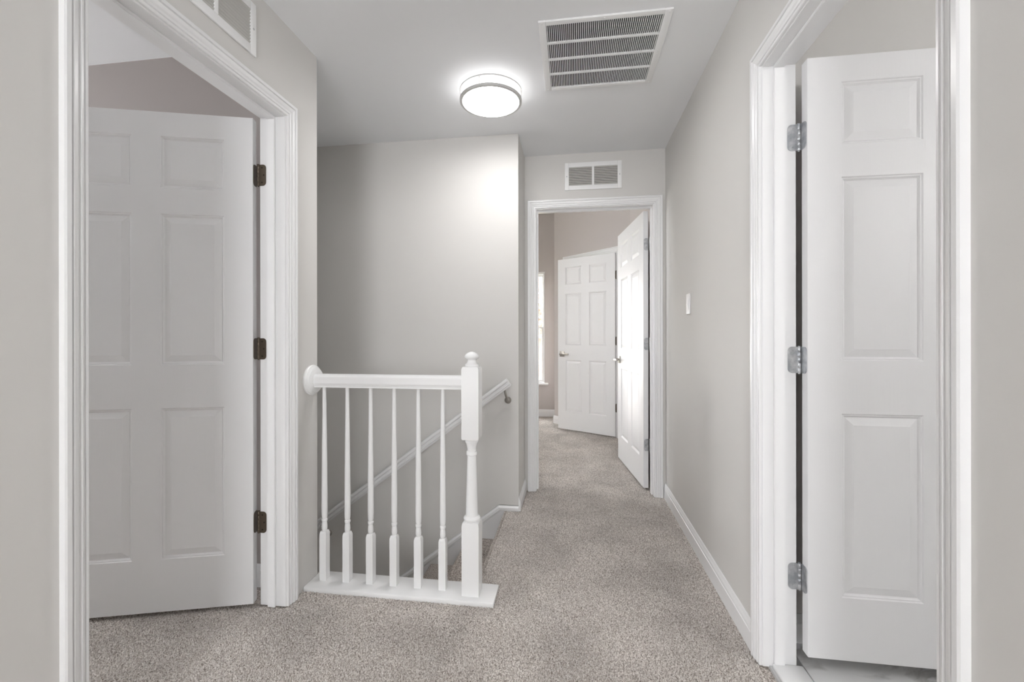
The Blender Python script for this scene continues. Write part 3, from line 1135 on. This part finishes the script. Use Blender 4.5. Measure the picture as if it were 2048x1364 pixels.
wall_vent('wall_vent', (0.147, YE, 2.275), 0, 0.40, 0.196, 'white louvred vent centred above the far doorway')
wall_vent('wall_vent', (XL, 1.300, 2.283), pi / 2, 0.37, 0.196, 'white louvred vent above the left doorway, cut by the frame')

# ------------------------------------------------------------------ light switch
sw = empty('light_switch', (XR, 2.53, 1.308), -pi / 2)   # local -y -> -x
tag(sw, 'white rocker light switch on the right wall', 'light switch')
box_obj('plate', (-0.036, 0.036, -0.006, 0, -0.0575, 0.0575), 'plastic', sw, 0.003, 3)
bm = bmesh.new()
pts = [(-0.006, -0.034), (-0.0075, -0.034), (-0.0105, 0.001), (-0.0075, 0.034), (-0.006, 0.034)]
va = [bm.verts.new((-0.0165, y_, z)) for y_, z in pts]
vb = [bm.verts.new((0.0165, y_, z)) for y_, z in pts]
bm.faces.new(va)
bm.faces.new(vb)
for i in range(5):
    j = (i + 1) % 5
    bm.faces.new((va[i], va[j], vb[j], vb[i]))
mesh_obj('rocker', bm, 'plastic', sw)

# ------------------------------------------------------------------ windows
def window(name, along, at, inward, w, label, casing_w=0.0):
    """double hung window; inward = unit vector to the room."""
    a0, a1, z0, z1 = w
    c = (a0 + a1) / 2
    loc = (c, at, z0) if along == 'X' else (at, c, z0)
    inn = Vector(inward)
    rz = math.atan2(inn.x, -inn.y)          # local -y = inward
    root = empty(name, loc, rz)
    struct(root, label, 'window')
    hw = (a1 - a0) / 2
    H = z1 - z0
    fr = 0.016
    for b_ in ((-hw, -hw + fr, 0.0, 0.09, 0, H), (hw - fr, hw, 0.0, 0.09, 0, H), (-hw + fr, hw - fr, 0.0, 0.09, H - fr, H), (-hw + fr, hw - fr, 0.0, 0.09, 0, fr)):
        box_obj('frame_side', b_, 'vinyl', root, 0.003, 2)
    mid = H * 0.5
    for nm, q0, q1, yy in (('lower_sash', fr, mid + 0.018, 0.02), ('upper_sash', mid - 0.018, H - fr, 0.05)):
        s = empty(nm, (0, 0, 0), 0, root)
        x0, x1, r = -hw + fr, hw - fr, 0.024
        for b_ in ((x0, x0 + r, yy, yy + 0.026, q0, q1), (x1 - r, x1, yy, yy + 0.026, q0, q1), (x0 + r, x1 - r, yy, yy + 0.026, q0, q0 + r), (x0 + r, x1 - r, yy, yy + 0.026, q1 - r, q1)):
            box_obj('sash_rail', b_, 'vinyl', s, 0.002, 1)
        box_obj('pane', (x0 + r, x1 - r, yy + 0.011, yy + 0.015, q0 + r, q1 - r), 'glass', s)
    box_obj('sill', (-hw - 0.05, hw + 0.05, -0.045, 0.0, -0.028, 0.0), 'trim', root, 0.005, 2)
    box_obj('head_trim', (-hw - 0.004, hw + 0.004, -0.012, 0.0, H, H + 0.02), 'trim', root, 0.002, 2)
    return root


window('window_1', 'X', BED_Y1, (0, -1, 0), W_BEDB, 'tall white bedroom window with trees outside')
window('window_2', 'Y', BED_X0, (1, 0, 0), W_BEDL, 'sunny bedroom side window')
window('fill_window_hall', 'X', BACK_Y, (0, 1, 0), W_HALL_FILL, 'unseen hall window added to fill the hall with light')  # added fill light for the hall, out of view
window('fill_window_stair', 'Y', -4.2, (1, 0, 0), W_STAIR_FILL, 'unseen window added to light the lower stairwell')  # added daylight for the steps, out of view
portal((-4.31, (W_STAIR_FILL[0] + W_STAIR_FILL[1]) / 2, (W_STAIR_FILL[2] + W_STAIR_FILL[3]) / 2), (1, 0, 0), W_STAIR_FILL[1] - W_STAIR_FILL[0], W_STAIR_FILL[3] - W_STAIR_FILL[2])
window('window_4', 'Y', LR_X0, (1, 0, 0), W_LEFT, 'window of the left bedroom')
portal(((W_BEDB[0] + W_BEDB[1]) / 2, BED_Y1 + 0.13, (W_BEDB[2] + W_BEDB[3]) / 2), (0, -1, 0), W_BEDB[1] - W_BEDB[0], W_BEDB[3] - W_BEDB[2])
portal((BED_X0 - 0.11, (W_BEDL[0] + W_BEDL[1]) / 2, (W_BEDL[2] + W_BEDL[3]) / 2), (1, 0, 0), W_BEDL[1] - W_BEDL[0], W_BEDL[3] - W_BEDL[2])
portal(((W_HALL_FILL[0] + W_HALL_FILL[1]) / 2, BACK_Y - 0.11, (W_HALL_FILL[2] + W_HALL_FILL[3]) / 2), (0, 1, 0), W_HALL_FILL[1] - W_HALL_FILL[0], W_HALL_FILL[3] - W_HALL_FILL[2])
portal((LR_X0 - 0.11, (W_LEFT[0] + W_LEFT[1]) / 2, (W_LEFT[2] + W_LEFT[3]) / 2), (1, 0, 0), W_LEFT[1] - W_LEFT[0], W_LEFT[3] - W_LEFT[2])

# ------------------------------------------------------------------ unseen bathroom lamp, added to light the right door
vl = empty('fill_vanity_light', (BATH_X1, 0.15, 1.98))
tag(vl, 'unseen three-globe vanity light added to light the right door', 'wall light')
box_obj('back_plate', (-0.025, 0, -0.3, 0.3, -0.05, 0.05), 'nickel', vl, 0.006, 2)
for k in (-1, 0, 1):
    bm = bmesh.new()
    lathe(bm, [(0.065 * sin(q) , max(0.065 * cos(q), 0.003)) for q in [-pi / 2 + pi * i / 12 for i in range(13)]], 24, origin=(-0.10, k * 0.2, 0.03))
    gl_o = mesh_obj('globe', bm, 'globe', vl, smooth=True)
    bm = bmesh.new()
    lathe(bm, [(-0.10, 0.012), (0.0, 0.012)], 12, axis='X', origin=(0.0, k * 0.2, -0.02))
    mesh_obj('arm', bm, 'nickel', vl)

# ------------------------------------------------------------------ outside: lawn and trees beyond the bedroom window
struct(boxes_obj('ground', [(-30, 30, 7, 60, -3.1, -2.9)], 'grass'), 'dry lawn below the bedroom window', 'lawn')


def tree(loc, h, seed, label):
    rnd = random.Random(seed)
    root = empty('tree', loc)
    tag(root, label, 'tree', 'bare autumn trees outside the window')
    bm = bmesh.new()
    tips = []

    def limb(p, d, ln, r, depth):
        q = p + d * ln
        rot = d.to_track_quat('Z', 'Y').to_matrix()
        n = 6
        a = [bm.verts.new(p + rot @ Vector((r * cos(2 * pi * i / n), r * sin(2 * pi * i / n), 0))) for i in range(n)]
        b_ = [bm.verts.new(q + rot @ Vector((r * .6 * cos(2 * pi * i / n), r * .6 * sin(2 * pi * i / n), 0))) for i in range(n)]
        for i in range(n):
            j = (i + 1) % n
            bm.faces.new((a[i], a[j], b_[j], b_[i]))
        tips.append(q)
        if depth > 0:
            for k in range(4 if depth > 1 else 3):
                nd = (d + Vector((rnd.uniform(-1, 1), rnd.uniform(-1, 1), rnd.uniform(-.3, .7))) * 0.8).normalized()
                limb(p + d * ln * rnd.uniform(.45, 1), nd, ln * rnd.uniform(.5, .75), r * .55, depth - 1)
    limb(Vector((0, 0, 0)), Vector((0, 0, 1)), h * .4, h * .022, 5)
    mesh_obj('trunk', bm, 'bark', root)
    bm = bmesh.new()
    for t in tips[5:]:
        if rnd.random() < .75:
            for k in range(3):
                c = t + Vector((rnd.gauss(0, .2), rnd.gauss(0, .2), rnd.gauss(0, .2)))
                u = Vector((rnd.uniform(-1, 1), rnd.uniform(-1, 1), rnd.uniform(-1, 1))).normalized() * .07
                w = u.orthogonal().normalized() * .045
                vs = [bm.verts.new(c + s) for s in (u, w, -u, -w)]
                bm.faces.new(vs)
    lo = mesh_obj('foliage', bm, 'leaf', root, recalc=False)
    lo['kind'] = 'stuff'


tree((-1.2, 12.0, -2.9), 9.0, 1, 'nearest bare autumn tree outside the bedroom window')
tree((-2.2, 16.0, -2.9), 10.0, 2, 'autumn tree in the middle distance outside the bedroom window')
tree((-1.6, 22.0, -2.9), 11.0, 3, 'farthest autumn tree outside the bedroom window')
